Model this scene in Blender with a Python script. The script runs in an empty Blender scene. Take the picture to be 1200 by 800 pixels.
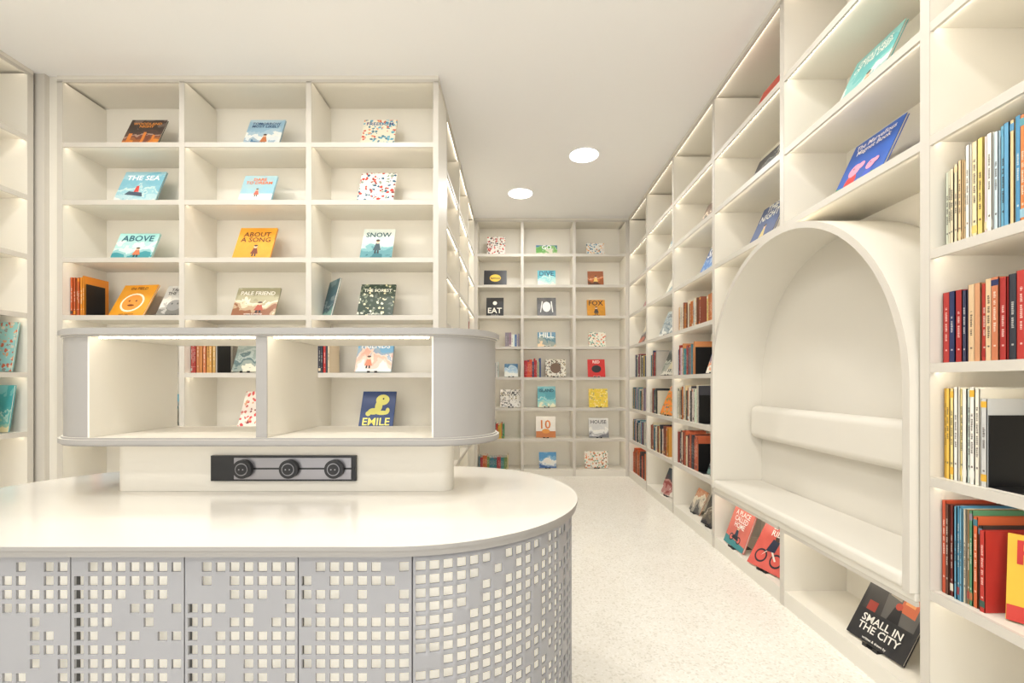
import bpy, math, random
from mathutils import Matrix, Vector
random.seed(7)
scene = bpy.context.scene
try:
    scene.view_settings.view_transform = 'Standard'
    scene.view_settings.look = 'None'
    scene.view_settings.exposure = 0.08
except Exception:
    pass

# ------------------------------------------------------------------ materials
def srgb(c):
    out = []
    for v in c:
        v = max(0, min(255, v)) / 255.0
        out.append(v / 12.92 if v <= 0.04045 else ((v + 0.055) / 1.055) ** 2.4)
    return (out[0], out[1], out[2], 1.0)

def mat(name, rgb, rough=0.5, metal=0.0, emit=None, estr=0.0, coat=0.0, vary=0.0):
    m = bpy.data.materials.new(name)
    m.use_nodes = True
    nt = m.node_tree
    b = nt.nodes['Principled BSDF']
    c = srgb(rgb)
    b.inputs['Base Color'].default_value = c
    b.inputs['Roughness'].default_value = rough
    b.inputs['Metallic'].default_value = metal
    if coat:
        b.inputs['Coat Weight'].default_value = coat
        b.inputs['Coat Roughness'].default_value = 0.08
    if emit:
        b.inputs['Emission Color'].default_value = srgb(emit)
        b.inputs['Emission Strength'].default_value = estr
    if vary:
        tc = nt.nodes.new('ShaderNodeTexCoord')
        n = nt.nodes.new('ShaderNodeTexNoise')
        n.inputs['Scale'].default_value = 2.5
        nt.links.new(tc.outputs['Object'], n.inputs['Vector'])
        r = nt.nodes.new('ShaderNodeValToRGB')
        r.color_ramp.elements[0].color = (c[0] * (1 - vary), c[1] * (1 - vary), c[2] * (1 - vary), 1)
        r.color_ramp.elements[1].color = (min(1, c[0] * (1 + vary)), min(1, c[1] * (1 + vary)), min(1, c[2] * (1 + vary)), 1)
        r.color_ramp.elements[0].position = 0.3
        r.color_ramp.elements[1].position = 0.7
        nt.links.new(n.outputs['Fac'], r.inputs['Fac'])
        nt.links.new(r.outputs['Color'], b.inputs['Base Color'])
    return m

CREAM = mat('cream_lacquer', (230, 225, 213), 0.42, vary=0.012)
EDGE = mat('cream_edge', (208, 202, 191), 0.4)
WALLM = mat('wall_paint', (232, 229, 222), 0.8, vary=0.02)
CEILM = mat('ceiling_paint', (250, 249, 248), 0.85, vary=0.003)
COUNTER = mat('counter_solid_surface', (230, 225, 215), 0.14, coat=0.4, vary=0.01)
GREY = mat('warm_grey_lacquer', (160, 157, 153), 0.4)
PERF = mat('perforated_metal', (158, 158, 161), 0.42, vary=0.03)
BACKL = mat('lit_backing', (240, 236, 224), 0.6, emit=(255, 247, 228), estr=0.38)
SEAM = mat('seam_dark', (80, 79, 80), 0.6)
CUSH = mat('cushion_leather', (229, 224, 213), 0.5, vary=0.015)
BLACK = mat('black_metal', (22, 22, 24), 0.35)
SILVER = mat('brushed_silver', (150, 148, 150), 0.3, metal=0.7)
LED = mat('led_strip', (255, 245, 225), 0.5, emit=(255, 245, 228), estr=13.0)
LEDB = mat('led_strip_soft', (255, 245, 225), 0.5, emit=(255, 245, 228), estr=5.0)
LAMP = mat('lamp_diffuser', (255, 252, 245), 0.5, emit=(255, 253, 249), estr=6.0)
PAGES = mat('book_pages', (230, 225, 212), 0.8)

def floor_mat():
    m = bpy.data.materials.new('terrazzo_floor')
    m.use_nodes = True
    nt = m.node_tree
    b = nt.nodes['Principled BSDF']
    tc = nt.nodes.new('ShaderNodeTexCoord')
    v = nt.nodes.new('ShaderNodeTexVoronoi'); v.inputs['Scale'].default_value = 120
    v2 = nt.nodes.new('ShaderNodeTexNoise'); v2.inputs['Scale'].default_value = 6
    nt.links.new(tc.outputs['Object'], v.inputs['Vector'])
    nt.links.new(tc.outputs['Object'], v2.inputs['Vector'])
    sep = nt.nodes.new('ShaderNodeSeparateColor')
    nt.links.new(v.outputs['Color'], sep.inputs['Color'])
    r = nt.nodes.new('ShaderNodeValToRGB')
    r.color_ramp.interpolation = 'CONSTANT'
    e = r.color_ramp.elements
    e[0].position = 0; e[0].color = srgb((212, 207, 194))
    e[1].position = 0.12; e[1].color = srgb((236, 232, 223))
    x = e.new(0.5); x.color = srgb((231, 227, 216))
    x = e.new(0.8); x.color = srgb((243, 240, 233))
    nt.links.new(sep.outputs['Red'], r.inputs['Fac'])
    mx = nt.nodes.new('ShaderNodeMixRGB'); mx.inputs['Fac'].default_value = 0.35
    r2 = nt.nodes.new('ShaderNodeValToRGB')
    r2.color_ramp.elements[0].position = 0.3; r2.color_ramp.elements[0].color = srgb((231, 227, 217))
    r2.color_ramp.elements[1].position = 0.7; r2.color_ramp.elements[1].color = srgb((240, 237, 229))
    nt.links.new(v2.outputs['Fac'], r2.inputs['Fac'])
    nt.links.new(r.outputs['Color'], mx.inputs['Color1'])
    nt.links.new(r2.outputs['Color'], mx.inputs['Color2'])
    nt.links.new(mx.outputs['Color'], b.inputs['Base Color'])
    b.inputs['Roughness'].default_value = 0.24
    return m
FLOORM = floor_mat()

_solid = {}
def solid(rgb, rough=0.45):
    k = tuple(int(v) for v in rgb)
    if k not in _solid:
        _solid[k] = mat('print_%02x%02x%02x' % k, k, rough)
    return _solid[k]

def mixc(a, b, t): return tuple(a[i] * (1 - t) + b[i] * t for i in range(3))

_cov = [0]
def cover_mat(c1, c2, c3, mode='land', scale=9.0):
    """printed cover artwork: landscape layers, scattered motifs or nearly plain."""
    _cov[0] += 1
    m = bpy.data.materials.new('cover_art_%d' % _cov[0])
    m.use_nodes = True
    nt = m.node_tree; L = nt.links.new
    b = nt.nodes['Principled BSDF']
    b.inputs['Roughness'].default_value = 0.35
    tc = nt.nodes.new('ShaderNodeTexCoord')
    mp = nt.nodes.new('ShaderNodeMapping')
    mp.inputs['Location'].default_value = (_cov[0] * 3.7, _cov[0] * 1.3, _cov[0] * 5.1)
    L(tc.outputs['Object'], mp.inputs['Vector'])
    r = nt.nodes.new('ShaderNodeValToRGB')
    e = r.color_ramp.elements
    if mode == 'scatter':
        v = nt.nodes.new('ShaderNodeTexVoronoi'); v.inputs['Scale'].default_value = 38
        n = nt.nodes.new('ShaderNodeTexNoise'); n.inputs['Scale'].default_value = 45
        L(mp.outputs['Vector'], n.inputs['Vector'])
        ad = nt.nodes.new('ShaderNodeVectorMath'); ad.operation = 'MULTIPLY_ADD'
        ad.inputs[1].default_value = (0.03, 0.03, 0.03)
        L(n.outputs['Color'], ad.inputs[0]); L(mp.outputs['Vector'], ad.inputs[2])
        L(ad.outputs[0], v.inputs['Vector'])
        sep = nt.nodes.new('ShaderNodeSeparateColor'); L(v.outputs['Color'], sep.inputs['Color'])
        r.color_ramp.interpolation = 'CONSTANT'
        e[0].position = 0; e[0].color = srgb(c2)
        e[1].position = .35; e[1].color = srgb(c3)
        x = e.new(.6); x.color = srgb(mixc(c2, (40, 50, 60), .4))
        x = e.new(.8); x.color = srgb(mixc(c3, (240, 220, 160), .5))
        L(sep.outputs['Red'], r.inputs['Fac'])
        lt = nt.nodes.new('ShaderNodeMath'); lt.operation = 'LESS_THAN'; lt.inputs[1].default_value = .42
        L(v.outputs['Distance'], lt.inputs[0])
        mx = nt.nodes.new('ShaderNodeMixRGB'); mx.inputs['Color1'].default_value = srgb(c1)
        L(lt.outputs[0], mx.inputs['Fac']); L(r.outputs['Color'], mx.inputs['Color2'])
        L(mx.outputs['Color'], b.inputs['Base Color'])
        return m
    n = nt.nodes.new('ShaderNodeTexNoise')
    n.inputs['Scale'].default_value = scale
    n.inputs['Detail'].default_value = 4
    n.inputs['Distortion'].default_value = 0.6
    L(mp.outputs['Vector'], n.inputs['Vector'])
    if mode == 'plain':
        e[0].position = .3; e[0].color = srgb(mixc(c1, (0, 0, 0), .05))
        e[1].position = .7; e[1].color = srgb(mixc(c1, c3, .25))
        L(n.outputs['Fac'], r.inputs['Fac'])
    else:
        sx = nt.nodes.new('ShaderNodeSeparateXYZ'); L(tc.outputs['Object'], sx.inputs[0])
        a = nt.nodes.new('ShaderNodeMath'); a.operation = 'MULTIPLY_ADD'; a.inputs[1].default_value = 1.1; a.inputs[2].default_value = -.55
        L(n.outputs['Fac'], a.inputs[0])
        c = nt.nodes.new('ShaderNodeMath'); c.operation = 'MULTIPLY_ADD'; c.inputs[1].default_value = 3.4
        L(sx.outputs['Z'], c.inputs[0]); L(a.outputs[0], c.inputs[2])
        r.color_ramp.interpolation = 'CONSTANT'
        e[0].position = 0; e[0].color = srgb(c3)
        e[1].position = .14; e[1].color = srgb(mixc(c3, c2, .6))
        for p, col in ((.26, c2), (.36, mixc(c2, (245, 240, 225), .45)), (.42, mixc(c1, c2, .3)), (.54, c1), (.84, mixc(c1, (245, 240, 230), .25))):
            x = e.new(p); x.color = srgb(col)
        L(c.outputs[0], r.inputs['Fac'])
    L(r.outputs['Color'], b.inputs['Base Color'])
    return m

# ------------------------------------------------------------------ mesh builder
class MB:
    def __init__(s):
        s.v = []; s.f = []; s.m = []; s.sm = []; s.mats = []
    def mi(s, mt):
        if mt not in s.mats: s.mats.append(mt)
        return s.mats.index(mt)
    def mesh(s, vs, fs, mt, T=None, smooth=False):
        o = len(s.v)
        for p in vs:
            p = Vector(p)
            if T is not None: p = T @ p
            s.v.append(tuple(p))
        i = s.mi(mt)
        for f in fs:
            s.f.append(tuple(o + k for k in f)); s.m.append(i); s.sm.append(smooth)
    def box(s, x0, x1, y0, y1, z0, z1, mt, T=None):
        x0, x1 = min(x0, x1), max(x0, x1); y0, y1 = min(y0, y1), max(y0, y1); z0, z1 = min(z0, z1), max(z0, z1)
        vs = [(x0,y0,z0),(x1,y0,z0),(x1,y1,z0),(x0,y1,z0),(x0,y0,z1),(x1,y0,z1),(x1,y1,z1),(x0,y1,z1)]
        fs = [(0,3,2,1),(4,5,6,7),(0,1,5,4),(1,2,6,5),(2,3,7,6),(3,0,4,7)]
        s.mesh(vs, fs, mt, T)
    def prism(s, pts, z0, z1, mcap, mside, T=None):
        n = len(pts)
        s.mesh([(p[0], p[1], z1) for p in pts], [tuple(range(n))], mcap, T)
        s.mesh([(p[0], p[1], z0) for p in pts], [tuple(reversed(range(n)))], mcap, T)
        vs = [(p[0], p[1], z0) for p in pts] + [(p[0], p[1], z1) for p in pts]
        s.mesh(vs, [(i, (i+1) % n, n + (i+1) % n, n + i) for i in range(n)], mside, T, True)
    def build(s, name, bevel=0.0, parent=None, loc=None, rotz=0.0, sharp=True):
        me = bpy.data.meshes.new(name)
        me.from_pydata(s.v, [], s.f)
        for mt in s.mats: me.materials.append(mt)
        for p, i, sm in zip(me.polygons, s.m, s.sm):
            p.material_index = i; p.use_smooth = sm
        me.update()
        if sharp and any(s.sm):
            try: me.set_sharp_from_angle(angle=math.radians(40))
            except Exception: pass
        ob = bpy.data.objects.new(name, me)
        scene.collection.objects.link(ob)
        if loc: ob.location = loc
        ob.rotation_euler = (0, 0, rotz)
        if bevel:
            md = ob.modifiers.new('bevel', 'BEVEL'); md.width = bevel; md.segments = 2; md.limit_method = 'ANGLE'
        if parent: ob.parent = parent
        return ob

def simple_box(name, x0, x1, y0, y1, z0, z1, mt):
    b = MB(); b.box(x0, x1, y0, y1, z0, z1, mt); return b.build(name)

_txt = {}
def text_geo(body):
    if body in _txt: return _txt[body]
    cu = bpy.data.curves.new('t', 'FONT'); cu.body = body; cu.size = 1.0
    cu.align_x = 'CENTER'; cu.resolution_u = 2; cu.offset = 0.015
    cu.space_line = 0.85
    ob = bpy.data.objects.new('t', cu)
    me = bpy.data.meshes.new_from_object(ob)
    vs = [tuple(v.co) for v in me.vertices]; fs = [tuple(p.vertices) for p in me.polygons]
    bpy.data.objects.remove(ob); bpy.data.meshes.remove(me); bpy.data.curves.remove(cu)
    _txt[body] = (vs, fs)
    return _txt[body]

# ------------------------------------------------------------------ room
H = 3.22
XR = 1.40      # face plane of the right hand bookcase
YM = 3.04      # face of the middle bookcase
YB = 5.68      # face of the far bookcase
DEP = 0.33
XL = -3.18
simple_box('floor', -3.75, 1.9, -3.1, 6.2, -0.1, 0.0, FLOORM)
simple_box('ceiling', -3.75, 1.9, -3.1, 6.2, H, H + 0.1, CEILM)
simple_box('wall_right', XR + DEP + 0.016, 1.9, -3.1, 6.2, 0, H, WALLM)
simple_box('wall_far', -0.9, XR + DEP + 0.016, YB + DEP + 0.016, 6.2, 0, H, WALLM)
simple_box('wall_left', -3.75, XL - DEP - 0.016, -3.1, 3.5, 0, H, WALLM)
simple_box('wall_partition', XL - DEP - 0.016, -0.87, YM + DEP + 0.016, 3.5, 0, H, WALLM)
simple_box('wall_partition_side', -0.99, -0.87, 3.5, 6.2, 0, H, WALLM)
b = MB()
b.box(-3.75, -3.3, -3.1, -3.0, 0, H, WALLM); b.box(1.5, 1.9, -3.1, -3.0, 0, H, WALLM)
b.box(-3.3, 1.5, -3.1, -3.0, 3.0, H, WALLM)
b.build('wall_front')
b = MB()
for x in (-3.3, -1.7, -0.1, 1.45):
    b.box(x, x + 0.05, -3.08, -3.02, 0, 3.0, GREY)
b.box(-3.25, 1.45, -3.08, -3.02, 0.0, 0.06, GREY); b.box(-3.25, 1.45, -3.08, -3.02, 2.94, 3.0, GREY)
b.build('added_window_1')  # unseen glassless opening, added behind the camera to let world light in

# ------------------------------------------------------------------ bookcases
S = [0.08 + 0.385 * k for k in range(8)]
ST = 0.020
LIP = 0.032
def frame(kind):
    if kind == 'mid':   return Matrix.Translation((0, YM, 0))
    if kind == 'far':   return Matrix.Translation((0, YB, 0))
    if kind == 'right': return Matrix(((0,1,0,XR),(1,0,0,0),(0,0,1,0),(0,0,0,1)))
    if kind == 'left':  return Matrix(((0,-1,0,XL),(1,0,0,0),(0,0,1,0),(0,0,0,1)))
    if kind == 'side':  return Matrix(((0,-1,0,-0.52),(1,0,0,0),(0,0,1,0),(0,0,0,1)))

def bookcase(kind, divs, skip=(), partial=None, dt=0.036, name='bookcase'):
    T = frame(kind); b = MB(); L = MB(); partial = partial or {}
    h = dt / 2
    for i, u in enumerate(divs):
        for (z0, z1) in partial.get(i, [(0, H - 0.04)]):
            b.box(u - h, u + h, 0.003, DEP, z0, z1, CREAM, T)
            b.box(u - h, u + h, 0, 0.0029, z0, z1, EDGE, T)
    u0, u1 = divs[0] - h, divs[-1] + h
    b.box(u0, u1, 0, DEP, H - 0.025, H - 0.001, CREAM, T)
    b.box(u0, u1, 0, .012, H - 0.045, H - 0.0255, EDGE, T)
    b.box(u0, u1, DEP, DEP + 0.015, 0, H - 0.001, CREAM, T)
    for i in range(len(divs) - 1):
        a, c = divs[i] + h, divs[i + 1] - h
        for k, z in enumerate(S):
            if (i, k) in skip: continue
            if k == 0: b.box(a, c, 0.004, DEP, 0, z, CREAM, T)
            else:
                b.box(a, c, 0.0145, DEP, z - ST, z, CREAM, T)
                b.box(a, c, 0.002, 0.0144, z - LIP, z, EDGE, T)
                # led strip hidden behind the front lip, washing the compartment below
                L.box(a + 0.01, c - 0.01, 0.0146, 0.0165, z - LIP + 0.002, z - ST - 0.0005, LED, T)
        L.box(a + 0.01, c - 0.01, 0.0125, 0.0145, H - 0.043, H - 0.0265, LEDB, T)
    ob = b.build(name)
    L.build('led_strips', parent=ob)
    return ob

bookcase('mid', [-3.05, -2.235, -1.387, -0.538])
bookcase('far', [-0.502, 0.075, 0.725, XR - 0.018])
bookcase('side', [YM + DEP + 0.036, 4.17, 4.94, YB - 0.02])
RD = [-0.11, 0.725, 1.56, 2.40, 3.235, 4.07, 4.895, YB - 0.02]
skip = set((i, k) for i in (2, 3) for k in (1, 2, 3, 4))
rb = bookcase('right', RD, skip=skip, partial={3: [(0, 0.404), (S[5] - ST, H - 0.04)]})
bookcase('left', [-0.3, 0.52, 1.34, 2.16, 2.98])
simple_box('trim_1', XL - 0.0, -3.069, YM + 0.012, YM + DEP, 0, H - 0.001, CREAM)
simple_box('trim_2', XL - 0.02, -3.13, YM - 0.02, YM + 0.011, 0, H - 0.001, EDGE)

# ------------------------------------------------------------------ arched reading niche
def arch_pts(r, cy, zs, zbot, n=40):
    pts = [(cy - r, zbot)]
    for i in range(n + 1):
        a = math.pi - math.pi * i / n
        pts.append((cy + r * math.cos(a), zs + r * math.sin(a)))
    pts.append((cy + r, zbot))
    return pts
niche = bpy.data.objects.new('arched_reading_niche', None); scene.collection.objects.link(niche)
ACY, AZ = 2.3975, 1.160
ro, ri = 0.812, 0.782
ZS = 0.435
po = arch_pts(ro, ACY, AZ, ZS); pi_ = arch_pts(ri, ACY, AZ, ZS)
b = MB(); n = len(po); xf, xb = XR - 0.03, XR + DEP - 0.012
vo = [(xf, p[0], p[1]) for p in po]; vi = [(xf, p[0], p[1]) for p in pi_]
vob = [(xb, p[0], p[1]) for p in po]; vib = [(xb, p[0], p[1]) for p in pi_]
b.mesh(vo + vi, [(i, i+1, n+i+1, n+i) for i in range(n-1)], EDGE)
b.mesh(vo + vob, [(i, n+i, n+i+1, i+1) for i in range(n-1)], CREAM, smooth=True)
b.mesh(vi + vib, [(i, i+1, n+i+1, n+i) for i in range(n-1)], CREAM, smooth=True)
b.build('arch_shell', parent=niche)
b = MB()
pb = arch_pts(ri + 0.01, ACY, AZ, ZS)
b.mesh([(xb - 0.002, p[0], p[1]) for p in pb], [tuple(range(len(pb)))], CUSH)
b.mesh([(xb + 0.008, p[0], p[1]) for p in pb], [tuple(range(len(pb)))], CUSH)
b.build('back_panel', parent=niche)
b = MB(); b.box(XR - 0.01, xb, ACY - ro, ACY + ro, 0.405, ZS, CREAM)
b.build('seat_base', bevel=0.003, parent=niche)
def cushion(name, x0, x1, y0, y1, z0, z1, bev):
    b = MB(); b.box(x0, x1, y0, y1, z0, z1, CUSH)
    o = b.build(name, parent=niche)
    md = o.modifiers.new('bevel', 'BEVEL'); md.width = bev; md.segments = 6
    for p in o.data.polygons: p.use_smooth = True
    md2 = o.modifiers.new('wn', 'WEIGHTED_NORMAL')
    return o
cushion('seat_cushion', XR - 0.03, xb - 0.004, ACY - ri + 0.002, ACY + ri - 0.002, ZS + .001, 0.492, 0.018)
cushion('back_cushion', xb - 0.095, xb - 0.004, ACY - ri + 0.002, ACY + ri - 0.002, 0.79, 1.01, 0.043)
b = MB()
for a, c in ((1.585, 2.375), (2.425, 3.21)):
    b.box(XR - 0.008, XR + 0.004, a, c, 0.388, 0.4045, EDGE)
b.build('seat_lip', parent=niche)
b = MB()
for a, c in ((1.60, 2.36), (2.44, 3.2)):
    b.box(XR + 0.0045, XR + 0.0065, a, c, 0.390, 0.4045, LED)
b.build('seat_led', parent=niche)

# ------------------------------------------------------------------ books
STAND_DEPTH = 0.11
def picture_book(x, y, z, w, h, rotz=0.0, tilt=24, cols=((230,220,200),(90,140,170),(220,120,60)), title='', tc=(30,30,30),
                 tpos=0.80, scale=9.0, disc=None, bar=None, t=0.012, stand=True, tw=0.8, mode=None, fig=None, shapes=(), author=True):
    """book leaning on a small black easel. (x,y,z) = front bottom centre; rotz = way it faces."""
    b = MB(); a = math.radians(tilt)
    T = Matrix.Translation((0, 0, t * math.sin(a) + 0.004)) @ Matrix.Rotation(-a, 4, 'X')
    if mode is None:
        mode = 'plain' if tuple(cols[0]) == tuple(cols[1]) else ('scatter' if scale >= 14 else 'land')
    cm = cover_mat(*cols, mode=mode, scale=scale)
    spine = solid(cols[0])
    b.box(-w/2, w/2, 0, 0.002, 0, h, cm, T)
    b.box(-w/2, w/2, t - 0.002, t, 0, h, spine, T)
    b.box(-w/2, -w/2 + 0.003, 0.002, t - 0.002, 0, h, spine, T)
    b.box(-w/2 + 0.003, w/2 - 0.004, 0.002, t - 0.002, 0.003, h - 0.003, PAGES, T)
    lay = [0.0004]
    def nxt(): lay[0] += 0.00025; return -lay[0]
    def ell(col, cx, cz, rx, rz, n=20):
        yy = nxt()
        b.mesh([(w*cx + w*rx*math.cos(2*math.pi*i/n), yy, h*cz + h*rz*math.sin(2*math.pi*i/n)) for i in range(n)], [tuple(range(n))], solid(col), T)
    def poly(col, pts):
        yy = nxt()
        b.mesh([(w*p[0], yy, h*p[1]) for p in pts], [tuple(range(len(pts)))], solid(col), T)
    if bar:
        poly(bar[0], [(-.495, bar[1]), (.495, bar[1]), (.495, bar[2]), (-.495, bar[2])])
    for sh in shapes:
        if sh[0] == 'e': ell(*sh[1:])
        else: poly(sh[1], sh[2])
    if disc:
        r = disc[1] * min(w, h); ell(disc[0], disc[3], disc[2], r / w, r * disc[4] / h)
    if fig:   # small standing character: coat, head, legs
        fx, fz, fs, fc = fig
        poly((40, 40, 46), [(fx-.3*fs, fz), (fx-.1*fs, fz), (fx-.05*fs, fz+.5*fs), (fx-.25*fs, fz+.5*fs)])
        poly((40, 40, 46), [(fx+.1*fs, fz), (fx+.3*fs, fz), (fx+.25*fs, fz+.5*fs), (fx+.05*fs, fz+.5*fs)])
        poly(fc, [(fx-.5*fs, fz+.4*fs), (fx+.5*fs, fz+.4*fs), (fx+.22*fs, fz+1.3*fs), (fx-.22*fs, fz+1.3*fs)])
        ell((228, 190, 160), fx, fz + 1.5*fs, .24*fs, .26*fs)
        ell((70, 50, 40), fx, fz + 1.66*fs, .25*fs, .14*fs)
    if title:
        vs, fs = text_geo(title)
        xs = [v[0] for v in vs]; ys = [v[1] for v in vs]
        sc = min(w * tw / (max(xs) - min(xs)), h * 0.42 / (max(ys) - min(ys)))
        mx = (max(xs) + min(xs)) / 2; my = (max(ys) + min(ys)) / 2; yy = nxt()
        b.mesh([((v[0]-mx) * sc, yy, h * tpos + (v[1]-my) * sc) for v in vs], fs, solid(tc), T)
        if author:
            vs, fs = text_geo('written & drawn by'); xs = [v[0] for v in vs]; sc = w * .42 / (max(xs) - min(xs)); mx = (max(xs)+min(xs))/2
            b.mesh([((v[0]-mx) * sc, yy, h * .035 + v[1] * sc) for v in vs], fs, solid(tc), T)
    if stand:
        b.box(-0.035, 0.035, -0.012, STAND_DEPTH, 0.0, 0.0025, BLACK)
        b.box(-0.035, -0.015, -0.014, -0.012, 0.0, 0.014, BLACK)
        b.box(0.015, 0.035, -0.014, -0.012, 0.0, 0.014, BLACK)
        b.box(-0.025, 0.025, t + 0.0005, t + 0.002, 0.004, h * 0.7, BLACK, T)
    return b.build('picture_book', loc=(x, y, z + 0.0005), rotz=rotz)

PAL = [(172,70,58),(46,68,104),(214,158,86),(76,124,136),(232,228,216),(52,56,62),(206,184,104),(120,146,118),(150,66,76),
       (104,146,172),(220,212,190),(186,118,76),(62,92,78),(232,224,206),(146,132,150),(52,106,132),(238,236,230),(196,190,180)]
def row_of_books(kind, u0, u1, z, hr=(0.22, 0.28), tr=(0.008, 0.024), v0=0.03, depth=0.2, pal=PAL, bookend=None, seq=None):
    """spine-out run standing on one shelf along the bookcase direction u.
    seq: ordered list of (colour, thickness, height) filled from u1 downwards."""
    T = frame(kind); b = MB(); i = random.randint(0, 5); run = 0; items = []
    if seq:
        u = u1
        for c, t, h in seq:
            if u - t < u0: break
            items.append((u - t, u, h, c)); u -= t
        u0 = u; u = u1
    else:
        u = u0
        while u < u1 - tr[0]:
            if run <= 0:
                c = pal[i % len(pal)] if random.random() < 0.55 else random.choice(pal); i += 1
                t = random.uniform(*tr); h = random.uniform(*hr); run = random.choice((1, 1, 1, 2, 3))
            else: c = tuple(max(0, min(255, q + random.randint(-10, 10))) for q in c)
            run -= 1
            t = min(t, u1 - u); items.append((u, u + t, h, c)); u += t
    for (ua, ub, h, c) in items:
        dv = random.uniform(0, 0.012)
        m = solid(c); a0, a1 = ua + 0.0004, ub - 0.0004; d = depth * random.uniform(0.85, 1.0)
        b.box(a0, a1, v0 + dv, v0 + dv + 0.002, z + 0.0005, z + h, m, T)
        b.box(a0, a0 + 0.0015, v0 + dv, v0 + d, z + 0.0005, z + h, m, T)
        b.box(a1 - 0.0015, a1, v0 + dv, v0 + d, z + 0.0005, z + h, m, T)
        b.box(a0 + 0.0015, a1 - 0.0015, v0 + dv + 0.002, v0 + d - 0.003, z + 0.003, z + h - 0.004, PAGES, T)
        lum = sum(c) / 3
        base_t = (240, 235, 222) if lum < 150 else (64, 56, 54)
        tc = solid(mixc(base_t, c, .3))
        mid = (a0 + a1) / 2
        if random.random() < 0.3:
            b.box(a0, a1, v0 + dv - 0.0004, v0 + dv, z + h * 0.06, z + h * 0.14, solid(random.choice(pal)), T)
        if random.random() < 0.25:
            b.box(a0, a1, v0 + dv - 0.0004, v0 + dv, z + h * 0.9, z + h * 0.97, solid(random.choice(pal)), T)
        if random.random() < 0.12: continue
        hw = min((a1 - a0) * 0.2, .0034)
        zz = z + h * random.uniform(.25, .45); zend = z + h * random.uniform(0.62, 0.84)
        wl = random.randint(3, 7)
        while zz < zend:      # lettering down the spine
            l = random.uniform(0.002, 0.005); q = random.uniform(.5, 1.0) * hw
            b.box(mid - q, mid + hw * .9, v0 + dv - 0.0005, v0 + dv, zz, min(zz + l, zend), tc, T); zz += l + 0.0018
            wl -= 1
            if wl == 0: zz += 0.007; wl = random.randint(3, 7)
        b.box(mid - hw*.8, mid + hw*.8, v0 + dv - 0.0005, v0 + dv, z + h*.17, z + h*.19, tc, T)
    if bookend:
        s = bookend
        e0 = u + 0.001 if s > 0 else u0 - 0.003
        b.box(e0, e0 + 0.002, v0 + 0.01, v0 + 0.15, z + 0.0005, z + 0.22, BLACK, T)
        b.box(min(e0, e0 + s * 0.10), max(e0, e0 + s * 0.10), v0 + 0.01, v0 + 0.15, z + 0.0005, z + 0.002, BLACK, T)
    return b.build('row_of_books')

def M(x, k, w, h, **kw): return picture_book(x, YM + 0.09, S[k], w, h, 0.0, **kw)
def F(x, k, w, h, **kw):
    kw.setdefault('tilt', 14); return picture_book(x, YB + 0.09, S[k], w, h, 0.0, **kw)
def R(y, k, w, h, **kw):
    yaw = kw.pop('yaw', 0); zz = kw.pop('zz', S[k]); v = kw.pop('v', 0.08)
    return picture_book(XR + v, y, zz, w, h, -math.pi/2 + yaw, **kw)
def SD(y, k, w, h, **kw): return picture_book(-0.52 - 0.09, y, S[k], w, h, math.pi/2, **kw)

# middle bookcase
M(-2.61, 7, .25, .28, cols=((60,45,40),(120,60,40),(230,140,40)), title='WOODLAND\nNIGHT', tc=(235,150,60), shapes=(('p',(225,130,45),[(-.4,.1),(-.3,.1),(-.3,.5),(-.4,.5)]),('p',(225,130,45),[(.0,.1),(.08,.1),(.08,.55),(.0,.55)]),('p',(225,130,45),[(.28,.1),(.35,.1),(.35,.45),(.28,.45)])))
M(-1.767, 7, .25, .28, cols=((150,185,205),(222,228,228),(70,120,155)), title='TOMORROW\nMOST LIKELY', tc=(20,60,110), fig=(.05,.12,.2,(200,120,70)))
M(-.964, 7, .235, .28, cols=((228,222,200),(90,165,190),(200,80,60)), title='FREEDOM', tc=(30,80,140), scale=26, tpos=.85)
M(-2.64, 6, .29, .30, cols=((120,180,200),(150,200,212),(225,230,228)), title='THE SEA', tc=(250,250,250), shapes=(('p',(60,80,100),[(-.3,.28),(.15,.22),(.1,.34),(-.22,.38)]),('p',(205,60,50),[(-.1,.36),(.02,.36),(-.02,.55),(-.08,.55)]),))
M(-1.81, 6, .23, .26, cols=((150,205,225),(150,205,225),(235,150,90)), title='DARE\nTO DREAM', tc=(235,120,60), bar=((238,232,222), 0.0, .35), fig=(.0,.25,.16,(220,110,90)))
M(-.976, 6, .25, .29, cols=((236,232,224),(200,60,50),(40,90,120)), title='', scale=22)
M(-2.66, 5, .28, .23, cols=((160,215,212),(205,228,224),(60,150,160)), title='ABOVE', tc=(20,90,110), fig=(.1,.1,.2,(220,120,80)))
M(-1.83, 5, .26, .28, cols=((238,160,40),(238,160,40),(240,190,80)), title='ABOUT\nA SONG', tc=(90,40,20), tpos=.7, fig=(.05,.1,.2,(120,60,40)))
M(-.97, 5, .22, .27, cols=((215,225,218),(120,170,175),(50,110,120)), title='SNOW', tc=(30,80,90), fig=(0,.2,.25,(60,80,90)))
row_of_books('mid', -3.028, -2.94, S[4], hr=(.26,.3), tr=(.010,.018), pal=[(225,140,40),(60,45,40),(240,225,190),(200,90,40)], v0=.05)
picture_book(-2.70, YM+.10, S[4], .27, .27, -0.12, cols=((236,165,42),(236,165,42),(228,140,35)), title='the FIELD', tc=(110,50,20), tpos=.88, tilt=28, tw=.5,
    shapes=(('e',(250,240,215),0,.42,.33,.3),('e',(232,150,60),0,.42,.28,.25),('e',(110,50,20),-.1,.47,.03,.03),('e',(110,50,20),.1,.47,.03,.03),('e',(110,50,20),0,.33,.1,.03)))
b = MB(); T = frame('mid')
b.box(-2.93, -2.926, .06, .2, S[4]+.0005, S[4]+.22, BLACK, T); b.box(-2.926, -2.86, .06, .2, S[4]+.0005, S[4]+.003, BLACK, T)
b.build('bookend')
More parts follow.
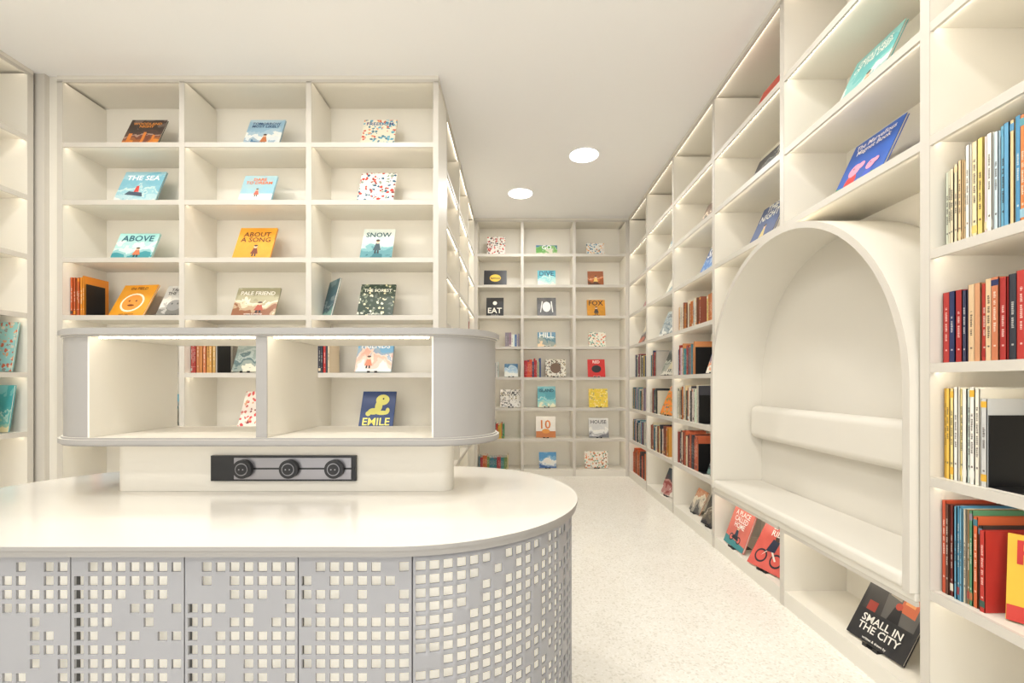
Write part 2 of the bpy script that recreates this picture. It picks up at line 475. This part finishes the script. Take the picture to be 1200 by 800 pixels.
picture_book(-2.40, YM+.11, S[4], .22, .26, -0.1, cols=((205,205,200),(225,222,216),(120,120,115)), title='TALE OF\nTHE TIGER', tc=(50,50,50), tilt=26, shapes=(('e',(150,150,148),0,.35,.25,.18),('e',(90,90,90),-.1,.4,.03,.03),('e',(90,90,90),.1,.4,.03,.03)))
M(-1.815, 4, .30, .23, cols=((150,145,115),(205,195,165),(140,90,60)), title='PALE FRIEND', tc=(245,240,230), fig=(.1,.1,.22,(170,80,60)))
picture_book(-1.325, YM+.12, S[4], .20, .27, -0.85, cols=((50,90,100),(30,60,75),(120,160,150)), title='', tilt=14)
M(-.976, 4, .245, .26, cols=((45,62,50),(120,130,110),(215,215,195)), title='THE FOREST', tc=(240,240,225), scale=16)
row_of_books('mid', -2.215, -2.03, S[3], hr=(.22,.27), bookend=1, v0=.05)
M(-1.86, 3, .20, .25, cols=((150,160,150),(90,110,110),(215,210,190)))
row_of_books('mid', -1.367, -1.26, S[3], hr=(.2,.25), v0=.05, pal=[(190,50,45),(30,60,100),(220,200,170),(60,60,70)])
M(-.988, 3, .25, .25, cols=((110,165,200),(225,170,150),(225,220,210)), title='FRIENDS', tc=(240,240,240), fig=(-.15,.1,.22,(220,120,90)))
M(-1.80, 2, .24, .27, cols=((236,224,214),(215,80,80),(200,110,100)), scale=14)
M(-.97, 2, .235, .27, cols=((25,55,110),(25,55,110),(35,65,120)), title='EMILE', tc=(235,225,120), tpos=.16, author=False,
    shapes=(('e',(212,208,110),.12,.76,.2,.15),('e',(212,208,110),.02,.58,.11,.16),('e',(212,208,110),-.12,.44,.16,.09),('e',(212,208,110),-.26,.38,.08,.07),('e',(212,208,110),.14,.40,.2,.06),('e',(212,208,110),.3,.46,.06,.08),('e',(30,30,40),.14,.79,.025,.025)))
M(-2.6, 3, .25, .25); row_of_books('mid', -3.02, -2.8, S[2]); M(-2.5, 2, .24, .25, cols=((90,160,180),(220,90,60),(240,230,210)))
for x in (-2.6, -1.8, -.95): M(x, 1, .24, .27, cols=(random.choice(PAL), random.choice(PAL), random.choice(PAL)))
# far bookcase
F(-.256,7,.23,.26, cols=((232,228,220),(200,60,50),(60,60,70)), scale=14)
F(-.267,6,.29,.21, cols=((30,30,34),(30,30,34),(30,30,34)), disc=((230,190,60), .34, .5, 0, .7), title='lemon', tc=(30,30,30), tpos=.5, tw=.4, author=False)
F(-.272,5,.22,.25, cols=((28,28,30),(28,28,30),(28,28,30)), title='EAT', tc=(240,235,220), tpos=.3, disc=((240,235,220), .12, .7, 0, 1))
row_of_books('far', -.14, .04, S[4], hr=(.15,.18), tr=(.012,.03), pal=[(90,120,170),(225,215,200),(150,140,150),(240,235,225)])
row_of_books('far', -.33, -.22, S[3], hr=(.16,.2), pal=[(225,225,220),(60,60,60),(235,230,220)])
F(-.065,3,.17,.17, cols=((60,110,150),(160,190,210),(225,225,215)))
F(-.07,2,.27,.23, cols=((228,225,218),(190,185,178),(60,60,60)), scale=16, title='A WALK', tc=(60,60,60))
row_of_books('far', -.31, -.15, S[1], hr=(.17,.21), pal=[(210,70,50),(90,160,110),(230,190,80),(60,110,150)])
row_of_books('far', -.47, -.1, S[0], hr=(.13,.18), tr=(.01,.02), pal=[(210,110,60),(120,150,90),(230,210,160),(70,130,140),(180,60,60)])
F(.386,7,.27,.14, cols=((70,120,170),(110,170,90),(220,215,195)), title='GO', tc=(250,250,250))
F(.386,6,.23,.21, cols=((80,165,180),(150,205,205),(225,225,210)), title='DIVE', tc=(20,60,90))
F(.386,5,.24,.25, cols=((40,38,40),(90,85,80),(225,225,220)), scale=12, mode='plain', disc=((225,225,220), .22, .5, 0, 1.3), shapes=(('p',(225,225,220),[(-.35,.2),(-.3,.2),(-.2,.8),(-.25,.8)]),('p',(225,225,220),[(.3,.2),(.35,.2),(.28,.8),(.22,.8)])))
F(.386,4,.23,.19, cols=((90,140,170),(70,110,120),(220,190,150)), title='HILL', tc=(240,240,230))
row_of_books('far', .10, .31, S[3], hr=(.19,.25), pal=[(195,45,45),(30,70,130),(225,90,50),(60,60,90),(200,190,170)])
F(.50,3,.26,.23, cols=((215,210,195),(120,95,70),(70,60,50)), scale=14, disc=((110,85,65), .3, .5, 0, 1))
F(.386,2,.23,.27, cols=((70,150,165),(110,190,195),(225,220,185)), title='ISLAND', tc=(20,60,80))
F(.376,1,.25,.27, cols=((236,231,222),(236,231,222),(240,235,225)), title='10', tc=(215,120,40), tpos=.62, bar=((200,120,60), .0, .3), disc=((225,150,60), .2, .3, 0, .6), author=False)
F(.40,0,.22,.2, cols=((70,140,190),(225,225,220),(40,90,150)), disc=((230,225,215),.25,.45,0,.8))
F(1.006,7,.23,.17, cols=((228,225,216),(80,140,170),(225,140,60)), scale=14)
F(1.01,6,.2,.2, cols=((150,90,60),(200,110,60),(90,60,45)), fig=(0,.15,.3,(235,200,120)))
F(1.017,5,.23,.22, cols=((235,160,40),(235,160,40),(40,40,40)), title='FOX', tc=(40,30,30), fig=(0,.08,.28,(60,50,50)))
F(1.03,4,.22,.19, cols=((226,220,204),(120,170,150),(215,110,80)), scale=16)
F(1.02,3,.22,.23, cols=((205,40,38),(205,40,38),(205,40,38)), disc=((30,30,34), .28, .45, 0, .8), title='RED', tc=(250,240,230), tpos=.85, tw=.4)
F(1.045,2,.24,.24, cols=((225,195,60),(240,225,150),(235,200,110)), scale=24)
F(1.05,1,.25,.25, cols=((205,205,203),(225,225,222),(120,120,125)), title='HOUSE', tc=(70,70,80))
F(1.02,0,.3,.21, cols=((228,222,210),(225,130,70),(90,140,120)), scale=14)
# right bookcase, display copies
R(2.01, 6, .27, .30, cols=((95,175,175),(215,225,215),(60,120,135)), title='CREATURES\nOF THE DEEP', tc=(245,245,235), tilt=25, fig=(.1,.12,.2,(220,140,70)))
R(2.005, 5, .28, .29, cols=((30,85,178),(30,85,178),(50,115,200)), title='The Marvellous\nMagnet Book', tc=(245,238,240), tpos=.82, tilt=25, author=False,
    shapes=(('p',(88,160,70),[(-.495,0),(.495,0),(.495,.16),(.2,.22),(-.2,.17),(-.495,.22)]),('e',(205,55,55),-.2,.24,.12,.13),('e',(240,150,175),-.2,.43,.12,.11),('e',(240,150,175),-.08,.47,.08,.06),
            ('e',(60,90,190),.17,.22,.09,.1),('e',(240,150,175),.17,.37,.09,.08),('e',(240,150,175),.26,.4,.06,.045),('e',(230,190,60),.02,.14,.05,.05),('e',(30,30,40),-.22,.46,.015,.015),('e',(30,30,40),.16,.4,.012,.012)))
R(2.80, 7, .25, .27, cols=((200,60,45),(225,90,60),(230,210,190)))
R(2.80, 6, .24, .2, cols=((40,40,50),(70,80,90),(200,190,170)))
R(2.80, 5, .26, .29, cols=((30,60,115),(30,60,115),(90,130,180)), title='THE\nNIGHT', tc=(235,235,225), fig=(0,.1,.22,(210,190,120)))
R(3.63, 6, .24, .24, cols=((110,90,80),(220,200,180),(60,60,60)))
R(3.60, 5, .25, .27, cols=((35,80,150),(60,120,190),(220,220,210)), title='SKY', tc=(245,245,245))
R(1.97, 7, .26, .28, cols=((230,150,60),(240,220,180),(90,60,50)))
for k in (5, 6, 7):
    R(4.47, k, .23, .25, cols=(random.choice(PAL), (220,215,202), random.choice(PAL)))
    R(5.28, k, .23, .25, cols=((218,210,192), random.choice(PAL), random.choice(PAL)))
R(4.40, 4, .30, .27, cols=((150,162,168),(110,125,132),(215,215,207)), title='GREY SEA', tc=(40,50,60), v=.05, yaw=.2)
R(4.36, 3, .28, .27, cols=((60,65,60),(120,125,115),(200,195,182)), fig=(0,.1,.3,(190,180,150)), v=.05, yaw=.2)
R(4.36, 2, .3, .3, cols=((225,130,45),(110,150,80),(60,110,130)), scale=14, v=.05, yaw=.2)
R(4.36, 0, .26, .26, cols=((60,70,80),(140,60,60),(225,220,210)), v=.04, yaw=.2)
R(5.30, 4, .24, .25, cols=((215,205,180),(60,70,80),(190,90,60)), v=.05)
# niche lower compartments
R(3.00, 0, .26, .27, cols=((222,118,106),(222,118,106),(225,140,120)), title='A PLACE\nCALLED\nHOME', tc=(250,245,240), tpos=.68, tilt=20, v=.025, author=False, tw=.9,
    shapes=(('p',(70,140,145),[(-.495,0),(.495,0),(.495,.12),(-.495,.2)]),('e',(40,50,60),-.2,.2,.1,.09),('e',(222,118,106),-.2,.2,.07,.06),('e',(40,50,60),.15,.2,.1,.09),('e',(222,118,106),.15,.2,.07,.06),('p',(40,50,60),[(-.2,.2),(.0,.36),(.15,.2),(.13,.18)]),('e',(230,190,160),.0,.44,.05,.05),('p',(50,70,90),[(-.08,.28),(.08,.28),(.04,.42),(-.06,.42)])))
R(2.63, 0, .25, .28, cols=((214,92,82),(214,92,82),(230,140,130)), title='SAFE\nRIDE', tc=(245,240,235), tpos=.86, tilt=32, v=.025, yaw=.25, tw=.4, author=False,
    shapes=(('e',(35,40,50),-.22,.25,.17,.15),('e',(214,92,82),-.22,.25,.13,.11),('e',(35,40,50),.22,.25,.17,.15),('e',(214,92,82),.22,.25,.13,.11),('p',(235,230,220),[(-.22,.25),(-.05,.5),(.22,.25),(.18,.23),(-.05,.44)]),('p',(35,45,70),[(-.15,.38),(.1,.4),(.12,.64),(-.08,.66)]),('e',(60,40,35),.03,.7,.07,.07)))
R(1.86, 0, .26, .30, cols=((44,44,47),(44,44,47),(80,78,76)), title='SMALL IN\nTHE CITY', tc=(240,238,230), tpos=.25, tilt=30, v=.055, yaw=.1, tw=.72,
    shapes=(('p',(92,90,88),[(-.44,.42),(.44,.42),(.44,.95),(-.44,.95)]),('p',(60,58,58),[(-.44,.42),(-.1,.42),(-.16,.95),(-.44,.95)]),('p',(150,140,128),[(-.1,.75),(.1,.72),(.1,.93),(-.1,.93)]),
            ('p',(196,98,58),[(.12,.6),(.38,.58),(.38,.9),(.12,.92)]),('p',(222,150,90),[(.16,.72),(.32,.71),(.32,.86),(.16,.87)]),('p',(30,30,34),[(.0,.42),(.2,.42),(.16,.62),(.04,.62)]),('e',(180,70,50),.1,.65,.055,.05),('p',(150,60,50),[(-.36,.42),(-.2,.42),(-.2,.56),(-.36,.56)])))
R(3.42, 0, .22, .25, cols=((70,68,65),(120,110,95),(50,50,55)), tilt=25, v=.05, yaw=.2)
R(3.80, 0, .2, .2, cols=((190,120,80),(220,210,190),(80,80,80)), tilt=25)
# right bookcase, spine rows (near bay)
row_of_books('right', 1.452, 1.532, S[4], hr=(.25,.27), tr=(.012,.014), pal=[(236,206,160),(228,214,180),(150,110,80)])
row_of_books('right', 1.37, 1.450, S[4], hr=(.30,.31), tr=(.013,.018), pal=[(238,222,180),(240,236,224),(232,205,120)])
row_of_books('right', .80, 1.368, S[4], hr=(.29,.31), tr=(.010,.018), pal=[(96,158,192),(112,172,204),(222,140,80),(84,140,176),(104,165,196),(150,190,205),(90,150,160)],
    seq=[((206,222,226),.013,.30),((120,180,205),.015,.31),((98,160,196),.015,.31),((228,200,150),.012,.31),((86,150,190),.015,.315),((216,130,72),.014,.31),((108,170,200),.016,.31),((70,120,160),.015,.31),((130,185,205),.015,.31),((88,150,150),.014,.3),((225,150,70),.016,.31),((90,140,180),.016,.31),((60,90,130),.02,.31),((200,210,215),.02,.3),((110,160,190),.02,.31),((225,215,190),.02,.3),((180,80,60),.02,.3)] )
RED = (172,50,46); NV = (44,52,92); BG = (222,190,150); BR_ = (150,92,66)
row_of_books('right', .78, 1.532, S[3], pal=[RED, NV, BG],
    seq=[(RED,.024,.235),(NV,.020,.235),((164,44,44),.022,.235),((60,60,84),.014,.23),(BG,.022,.245),((206,150,110),.02,.245),((186,60,50),.018,.24),(BG,.02,.25),((196,120,84),.022,.25),((168,50,46),.02,.245),((52,54,62),.022,.25),((180,56,50),.026,.255),(BR_,.02,.25),(RED,.03,.25),(NV,.03,.25),(BG,.03,.25),(RED,.03,.25),((90,130,150),.03,.24),(BG,.03,.25),(BR_,.03,.25)])
W1 = (238,235,226); YL = (226,176,62)
row_of_books('right', 1.30, 1.534, S[2], pal=[W1, YL, (232,205,120)], bookend=-1,
    seq=[(YL,.014,.30),((232,190,84),.014,.30),((236,212,140),.013,.30),(W1,.014,.305),((234,216,150),.013,.30),(W1,.015,.30),((196,210,200),.013,.30),(W1,.016,.305),((236,230,214),.015,.30),((205,205,202),.018,.27)])
row_of_books('right', .78, 1.08, S[2], hr=(.25,.29), tr=(.014,.028), pal=[(238,236,230),(225,222,215),(190,190,190),(80,140,150)])
row_of_books('right', 1.37, 1.534, S[1], pal=PAL,
    seq=[((200,84,54),.014,.31),((104,62,48),.012,.30),((120,50,44),.011,.30),((84,150,184),.009,.30),((104,166,196),.009,.30),((76,140,176),.009,.305),((120,176,202),.009,.30),((220,208,184),.009,.30),((150,120,80),.010,.30),((90,150,110),.010,.30),((214,104,60),.014,.285),((60,50,48),.012,.26),((190,52,44),.016,.25)])
picture_book(XR + .105, 1.265, S[1], .2, .25, -.97, cols=((235,190,60),(235,190,60),(225,170,60)), title='PEG', tc=(200,50,45), tilt=8, stand=False, fig=(0,.1,.25,(200,60,50)), bar=((200,60,50), .0, .18))
row_of_books('right', .78, 1.05, S[1], hr=(.24,.30))
picture_book(XR + .09, 1.0, S[0], .2, .25, -math.pi/2 + .35, cols=((235,190,60),(90,140,150),(225,170,60)), tilt=14)
# right bookcase, further bays
warm = [(222,160,72),(206,124,68),(230,204,130),(184,92,62),(140,76,60),(230,218,190),(236,230,215)]
row_of_books('right', 3.55, 4.03, S[4], hr=(.19,.24), pal=warm)
row_of_books('right', 3.27, 3.42, S[4], hr=(.17,.22), pal=warm)
row_of_books('right', 3.66, 4.04, S[3], hr=(.22,.27), pal=[(76,140,156),(176,66,58),(228,220,202),(60,76,110),(214,144,92)], bookend=-1)
R(3.41, 3, .2, .22, cols=((90,110,150),(210,120,80),(225,220,205)), tilt=20, yaw=.2)
row_of_books('right', 3.58, 4.04, S[2], hr=(.25,.30), pal=[(236,234,226),(230,221,202),(205,126,76),(70,70,78),(220,200,156)], bookend=-1)
row_of_books('right', 3.60, 4.04, S[1], hr=(.24,.29), pal=[(195,100,66),(52,60,68),(156,70,60),(222,210,188),(92,78,70)], bookend=-1)
R(3.40, 1, .2, .24, cols=((50,70,80),(30,40,50),(120,150,140)), tilt=18, yaw=.15)
row_of_books('right', 4.64, 4.86, S[2], hr=(.22,.27)); row_of_books('right', 4.64, 4.86, S[3], hr=(.22,.27), pal=warm + PAL)
row_of_books('right', 4.30, 4.86, S[1], hr=(.24,.29), pal=warm + [(60,60,70), (90,140,160)])
row_of_books('right', 5.05, 5.5, S[3], hr=(.22,.27), pal=PAL); row_of_books('right', 5.1, 5.6, S[2], hr=(.22,.27), pal=PAL)
row_of_books('right', 5.0, 5.6, S[1], hr=(.22,.27), pal=PAL); row_of_books('right', 5.0, 5.6, S[0], hr=(.24,.3), pal=[(210,105,56),(218,124,64),(70,66,66),(196,84,54)])
for k in (3, 4): row_of_books('right', .0, .62, S[k], hr=(.22,.27))
# side bookcase
for k in (1, 2, 3, 4, 5, 6):
    SD(3.8, k, .23, .25, cols=(random.choice(PAL), (220,215,202), random.choice(PAL)))
    SD(4.56, k, .23, .25, cols=((218,210,192), random.choice(PAL), random.choice(PAL)))
    if k < 5: row_of_books('side', 5.0, 5.35, S[k])
# left bookcase
picture_book(-3.335, 2.885, S[3], .26, .32, 0, cols=((150,200,195),(215,205,185),(205,110,80)), scale=16, tilt=8, stand=False, title='')
picture_book(-3.345, 2.875, S[2], .26, .30, 0, cols=((70,160,165),(110,185,180),(225,215,170)), scale=12, tilt=8, stand=False)
row_of_books('left', 2.2, 2.8, S[2], pal=[(60,150,160),(90,170,170),(220,180,80)]); row_of_books('left', 2.2, 2.78, S[3])
for k in (1, 4, 5): picture_book(XL - .09, 1.75, S[k], .24, .27, math.pi/2)

# ------------------------------------------------------------------ island counter
def stadium(cx0, cx1, cy, r, n=40):
    pts = []
    for i in range(n + 1):
        a = -math.pi/2 + math.pi * i / n
        pts.append((cx1 + r * math.cos(a), cy + r * math.sin(a)))
    for i in range(n + 1):
        a = math.pi/2 + math.pi * i / n
        pts.append((cx0 + r * math.cos(a), cy + r * math.sin(a)))
    return pts
isl = bpy.data.objects.new('island_display_counter', None); scene.collection.objects.link(isl)
CX0, CX1, CY, RC = -1.40, -0.309, 1.60, 0.52
TOP = 0.78; DZ = 0.03
b = MB()
b.prism(stadium(CX0, CX1, CY, RC), TOP - 0.010, TOP, COUNTER, GREY)
b.prism(stadium(CX0, CX1, CY, RC - 0.004), TOP - 0.026, TOP - 0.0101, GREY, GREY)
b.build('countertop', parent=isl)
b = MB()
b.prism(stadium(CX0, CX1, CY, RC - 0.05), 0.0, TOP - 0.0265, BACKL, BACKL)
b.prism(stadium(CX0, CX1, CY, RC - 0.03), 0.0, 0.05, GREY, GREY)
b.build('cabinet_body', parent=isl)
RB = RC - 0.02
Ls = CX1 - CX0
PER = 2 * Ls + 2 * math.pi * RB
def path(s, r=RB):
    s = s % PER
    if s < math.pi * RB:
        a = -math.pi/2 + s / RB; return (CX1 + r * math.cos(a), CY + r * math.sin(a))
    s -= math.pi * RB
    if s < Ls: return (CX1 - s, CY + r)
    s -= Ls
    if s < math.pi * RB:
        a = math.pi/2 + s / RB; return (CX0 + r * math.cos(a), CY + r * math.sin(a))
    s -= math.pi * RB
    return (CX0 + s, CY - r)
PW = 0.275
seam0 = 0.057
NP = 13
cur_len = PER - NP * PW
panels = [(seam0, seam0 + cur_len, False)] + [(seam0 + cur_len + i * PW, seam0 + cur_len + (i+1) * PW, True) for i in range(NP)]
ZT, ZB = TOP - 0.030, 0.052
pitch = 0.0335; hh = 0.0115
for pi2, (s0, s1, flat) in enumerate(panels):
    nc = int(round((s1 - s0) / 0.0338)); cw = (s1 - s0 - 0.006) / nc
    sl = [s0 + 0.0015]; colh = []
    for j in range(nc):
        c = s0 + 0.003 + (j + .5) * cw
        sl += [c - hh, c + hh]; colh.append(len(sl) - 2)
    sl.append(s1 - 0.0015)
    zl = [ZT]; rowh = []; z = ZT - 0.026
    while z > ZB + 0.03:
        zl += [z + hh, z - hh]; rowh.append(len(zl) - 2); z -= pitch
    zl.append(ZB)
    rnd = random.Random(100 + (pi2 % 4) * 7 if flat else 5)
    miss = 0.27 if flat else 0.13
    holes = set()
    for r_ in rowh:
        for c_ in colh:
            if rnd.random() > miss: holes.add((c_, r_))
    b = MB(); vs = []; fs = []
    for zz in zl:
        for ss in sl:
            p = path(ss); vs.append((p[0], p[1], zz))
    W = len(sl)
    for r_ in range(len(zl) - 1):
        for c_ in range(W - 1):
            if (c_, r_) in holes: continue
            fs.append((r_*W + c_, (r_+1)*W + c_, (r_+1)*W + c_+1, r_*W + c_+1))
    b.mesh(vs, fs, PERF, smooth=not flat)
    o = b.build('perforated_panel_%d' % (pi2 + 1), parent=isl, sharp=False)
    md = o.modifiers.new('solid', 'SOLIDIFY'); md.thickness = 0.006; md.offset = -1; md.use_even_offset = False
    p0 = path(s0 - 0.005, RB - 0.007); p1 = path(s0 + 0.005, RB - 0.007); q0 = path(s0 - 0.005, RB - 0.02); q1 = path(s0 + 0.005, RB - 0.02)
    b = MB()
    b.mesh([(p0[0],p0[1],ZB),(p1[0],p1[1],ZB),(p1[0],p1[1],ZT),(p0[0],p0[1],ZT),(q0[0],q0[1],ZB),(q1[0],q1[1],ZB),(q1[0],q1[1],ZT),(q0[0],q0[1],ZT)],
           [(0,1,2,3),(5,4,7,6),(4,0,3,7),(1,5,6,2)], SEAM)
    b.build('seam_%d' % (pi2 + 1), parent=isl)
# pedestal carrying the open display box
b = MB()
b.prism(stadium(-1.40, -0.275, 1.675, 0.045, 12), 0.7505, 0.929, CREAM, CREAM)
b.build('pedestal', parent=isl, loc=(0, 0, DZ))
BX0, BX1, BY, BR = -1.413, -0.273, 1.695, 0.195
b = MB()
for z0, z1 in ((0.93, 0.958), (1.292, 1.32)):
    b.prism(stadium(BX0, BX1, BY, BR + 0.014), z0 + 0.006, z1 - 0.006, CREAM, GREY)
    b.prism(stadium(BX0, BX1, BY, BR + 0.006), z0, z1, CREAM, GREY)
for cx, a0 in ((BX1, -math.pi/2), (BX0, math.pi/2)):
    pts = [(cx + BR * math.cos(a0 + math.pi*i/30), BY + BR * math.sin(a0 + math.pi*i/30)) for i in range(31)]
    b.prism(pts, 0.958, 1.292, GREY, GREY)
b.box(BX1 - 0.006, BX1, BY - BR, BY + BR, 0.9585, 1.2915, CREAM)
b.box(BX0, BX0 + 0.006, BY - BR, BY + BR, 0.9585, 1.2915, CREAM)
b.box(-.858, -.822, BY - BR + .004, BY + BR - .004, 0.9585, 1.2915, CREAM)
b.box(-.858, -.822, BY - BR, BY - BR + .0038, 0.9585, 1.2915, GREY)
b.build('display_box', parent=isl, loc=(0, 0, DZ))
b = MB()
for a, c in ((BX0 + .02, -.875), (-.81, BX1 - .02)):
    b.box(a, c, BY - BR + .02, BY - BR + .026, 1.287, 1.2915, LED)
b.build('box_led', parent=isl, loc=(0, 0, DZ))
# power rail with round sockets
b = MB(); yf = 1.63
b.box(-1.085, -.57, yf - .014, yf - .0005, .79, .88, BLACK)
b.box(-1.0, -.585, yf - .018, yf - .014, .797, .873, SILVER)
b.box(-1.0, -.575, yf - .019, yf - .018, .832, .838, BLACK)
for x in (-.963, -.80, -.641):
    TT = Matrix.Translation((x, yf - .018, .835)) @ Matrix.Rotation(math.pi/2, 4, 'X')
    c = lambda r: [(r*math.cos(2*math.pi*i/28), r*math.sin(2*math.pi*i/28)) for i in range(28)]
    b.prism(c(.033), 0, .016, BLACK, BLACK, TT)
    b.prism(c(.022), .016, .019, SILVER, BLACK, TT)
    b.prism(c(.019), .019, .021, BLACK, BLACK, TT)
    for dx in (-.007, .007):
        b.prism([(dx + p[0]*.1, p[1]*.1) for p in c(.022)], .021, .0225, SILVER, SILVER, TT)
b.build('power_rail', parent=isl, loc=(0, 0, DZ))

# ------------------------------------------------------------------ ceiling lamps
def ceiling_lamp(x, y, power):
    b = MB(); n = 40
    c = lambda r: [(r*math.cos(2*math.pi*i/n), r*math.sin(2*math.pi*i/n)) for i in range(n)]
    b.prism(c(.14), -0.006, -0.0005, CEILM, CEILM)
    b.prism(c(.125), -0.010, -0.0061, LAMP, LAMP)
    o = b.build('ceiling_downlight', loc=(x, y, H))
    l = bpy.data.lights.new('lamp', 'AREA'); l.shape = 'DISK'; l.size = .24; l.energy = power; l.color = (1, .985, .955)
    lo = bpy.data.objects.new('lamp', l); scene.collection.objects.link(lo); lo.parent = o; lo.location = (0, 0, -0.014)
for x, y in ((.61, 4.10), (.046, 4.93), (.61, 1.9), (-1.0, 2.1), (-2.3, 2.0), (.4, .6), (-1.0, .4), (-2.3, .4), (.4, -1.2), (-1.0, -1.2), (-2.3, -1.2)):  # first two are fixtures in view; the rest are added out of view as fill
    ceiling_lamp(x, y, 13)

w = bpy.data.worlds.new('world'); scene.world = w; w.use_nodes = True
bg = w.node_tree.nodes['Background']; bg.inputs['Color'].default_value = (0.99, .99, 1.0, 1); bg.inputs['Strength'].default_value = 2.1

# ------------------------------------------------------------------ camera
cam = bpy.data.cameras.new('camera'); cam.sensor_width = 36; cam.lens = 16.0
cam.shift_y = 48 / 1200; cam.shift_x = -5 / 1200
co = bpy.data.objects.new('camera', cam); scene.collection.objects.link(co)
co.location = (0, 0, 1.17); co.rotation_euler = (math.pi/2, 0, 0)
scene.camera = co
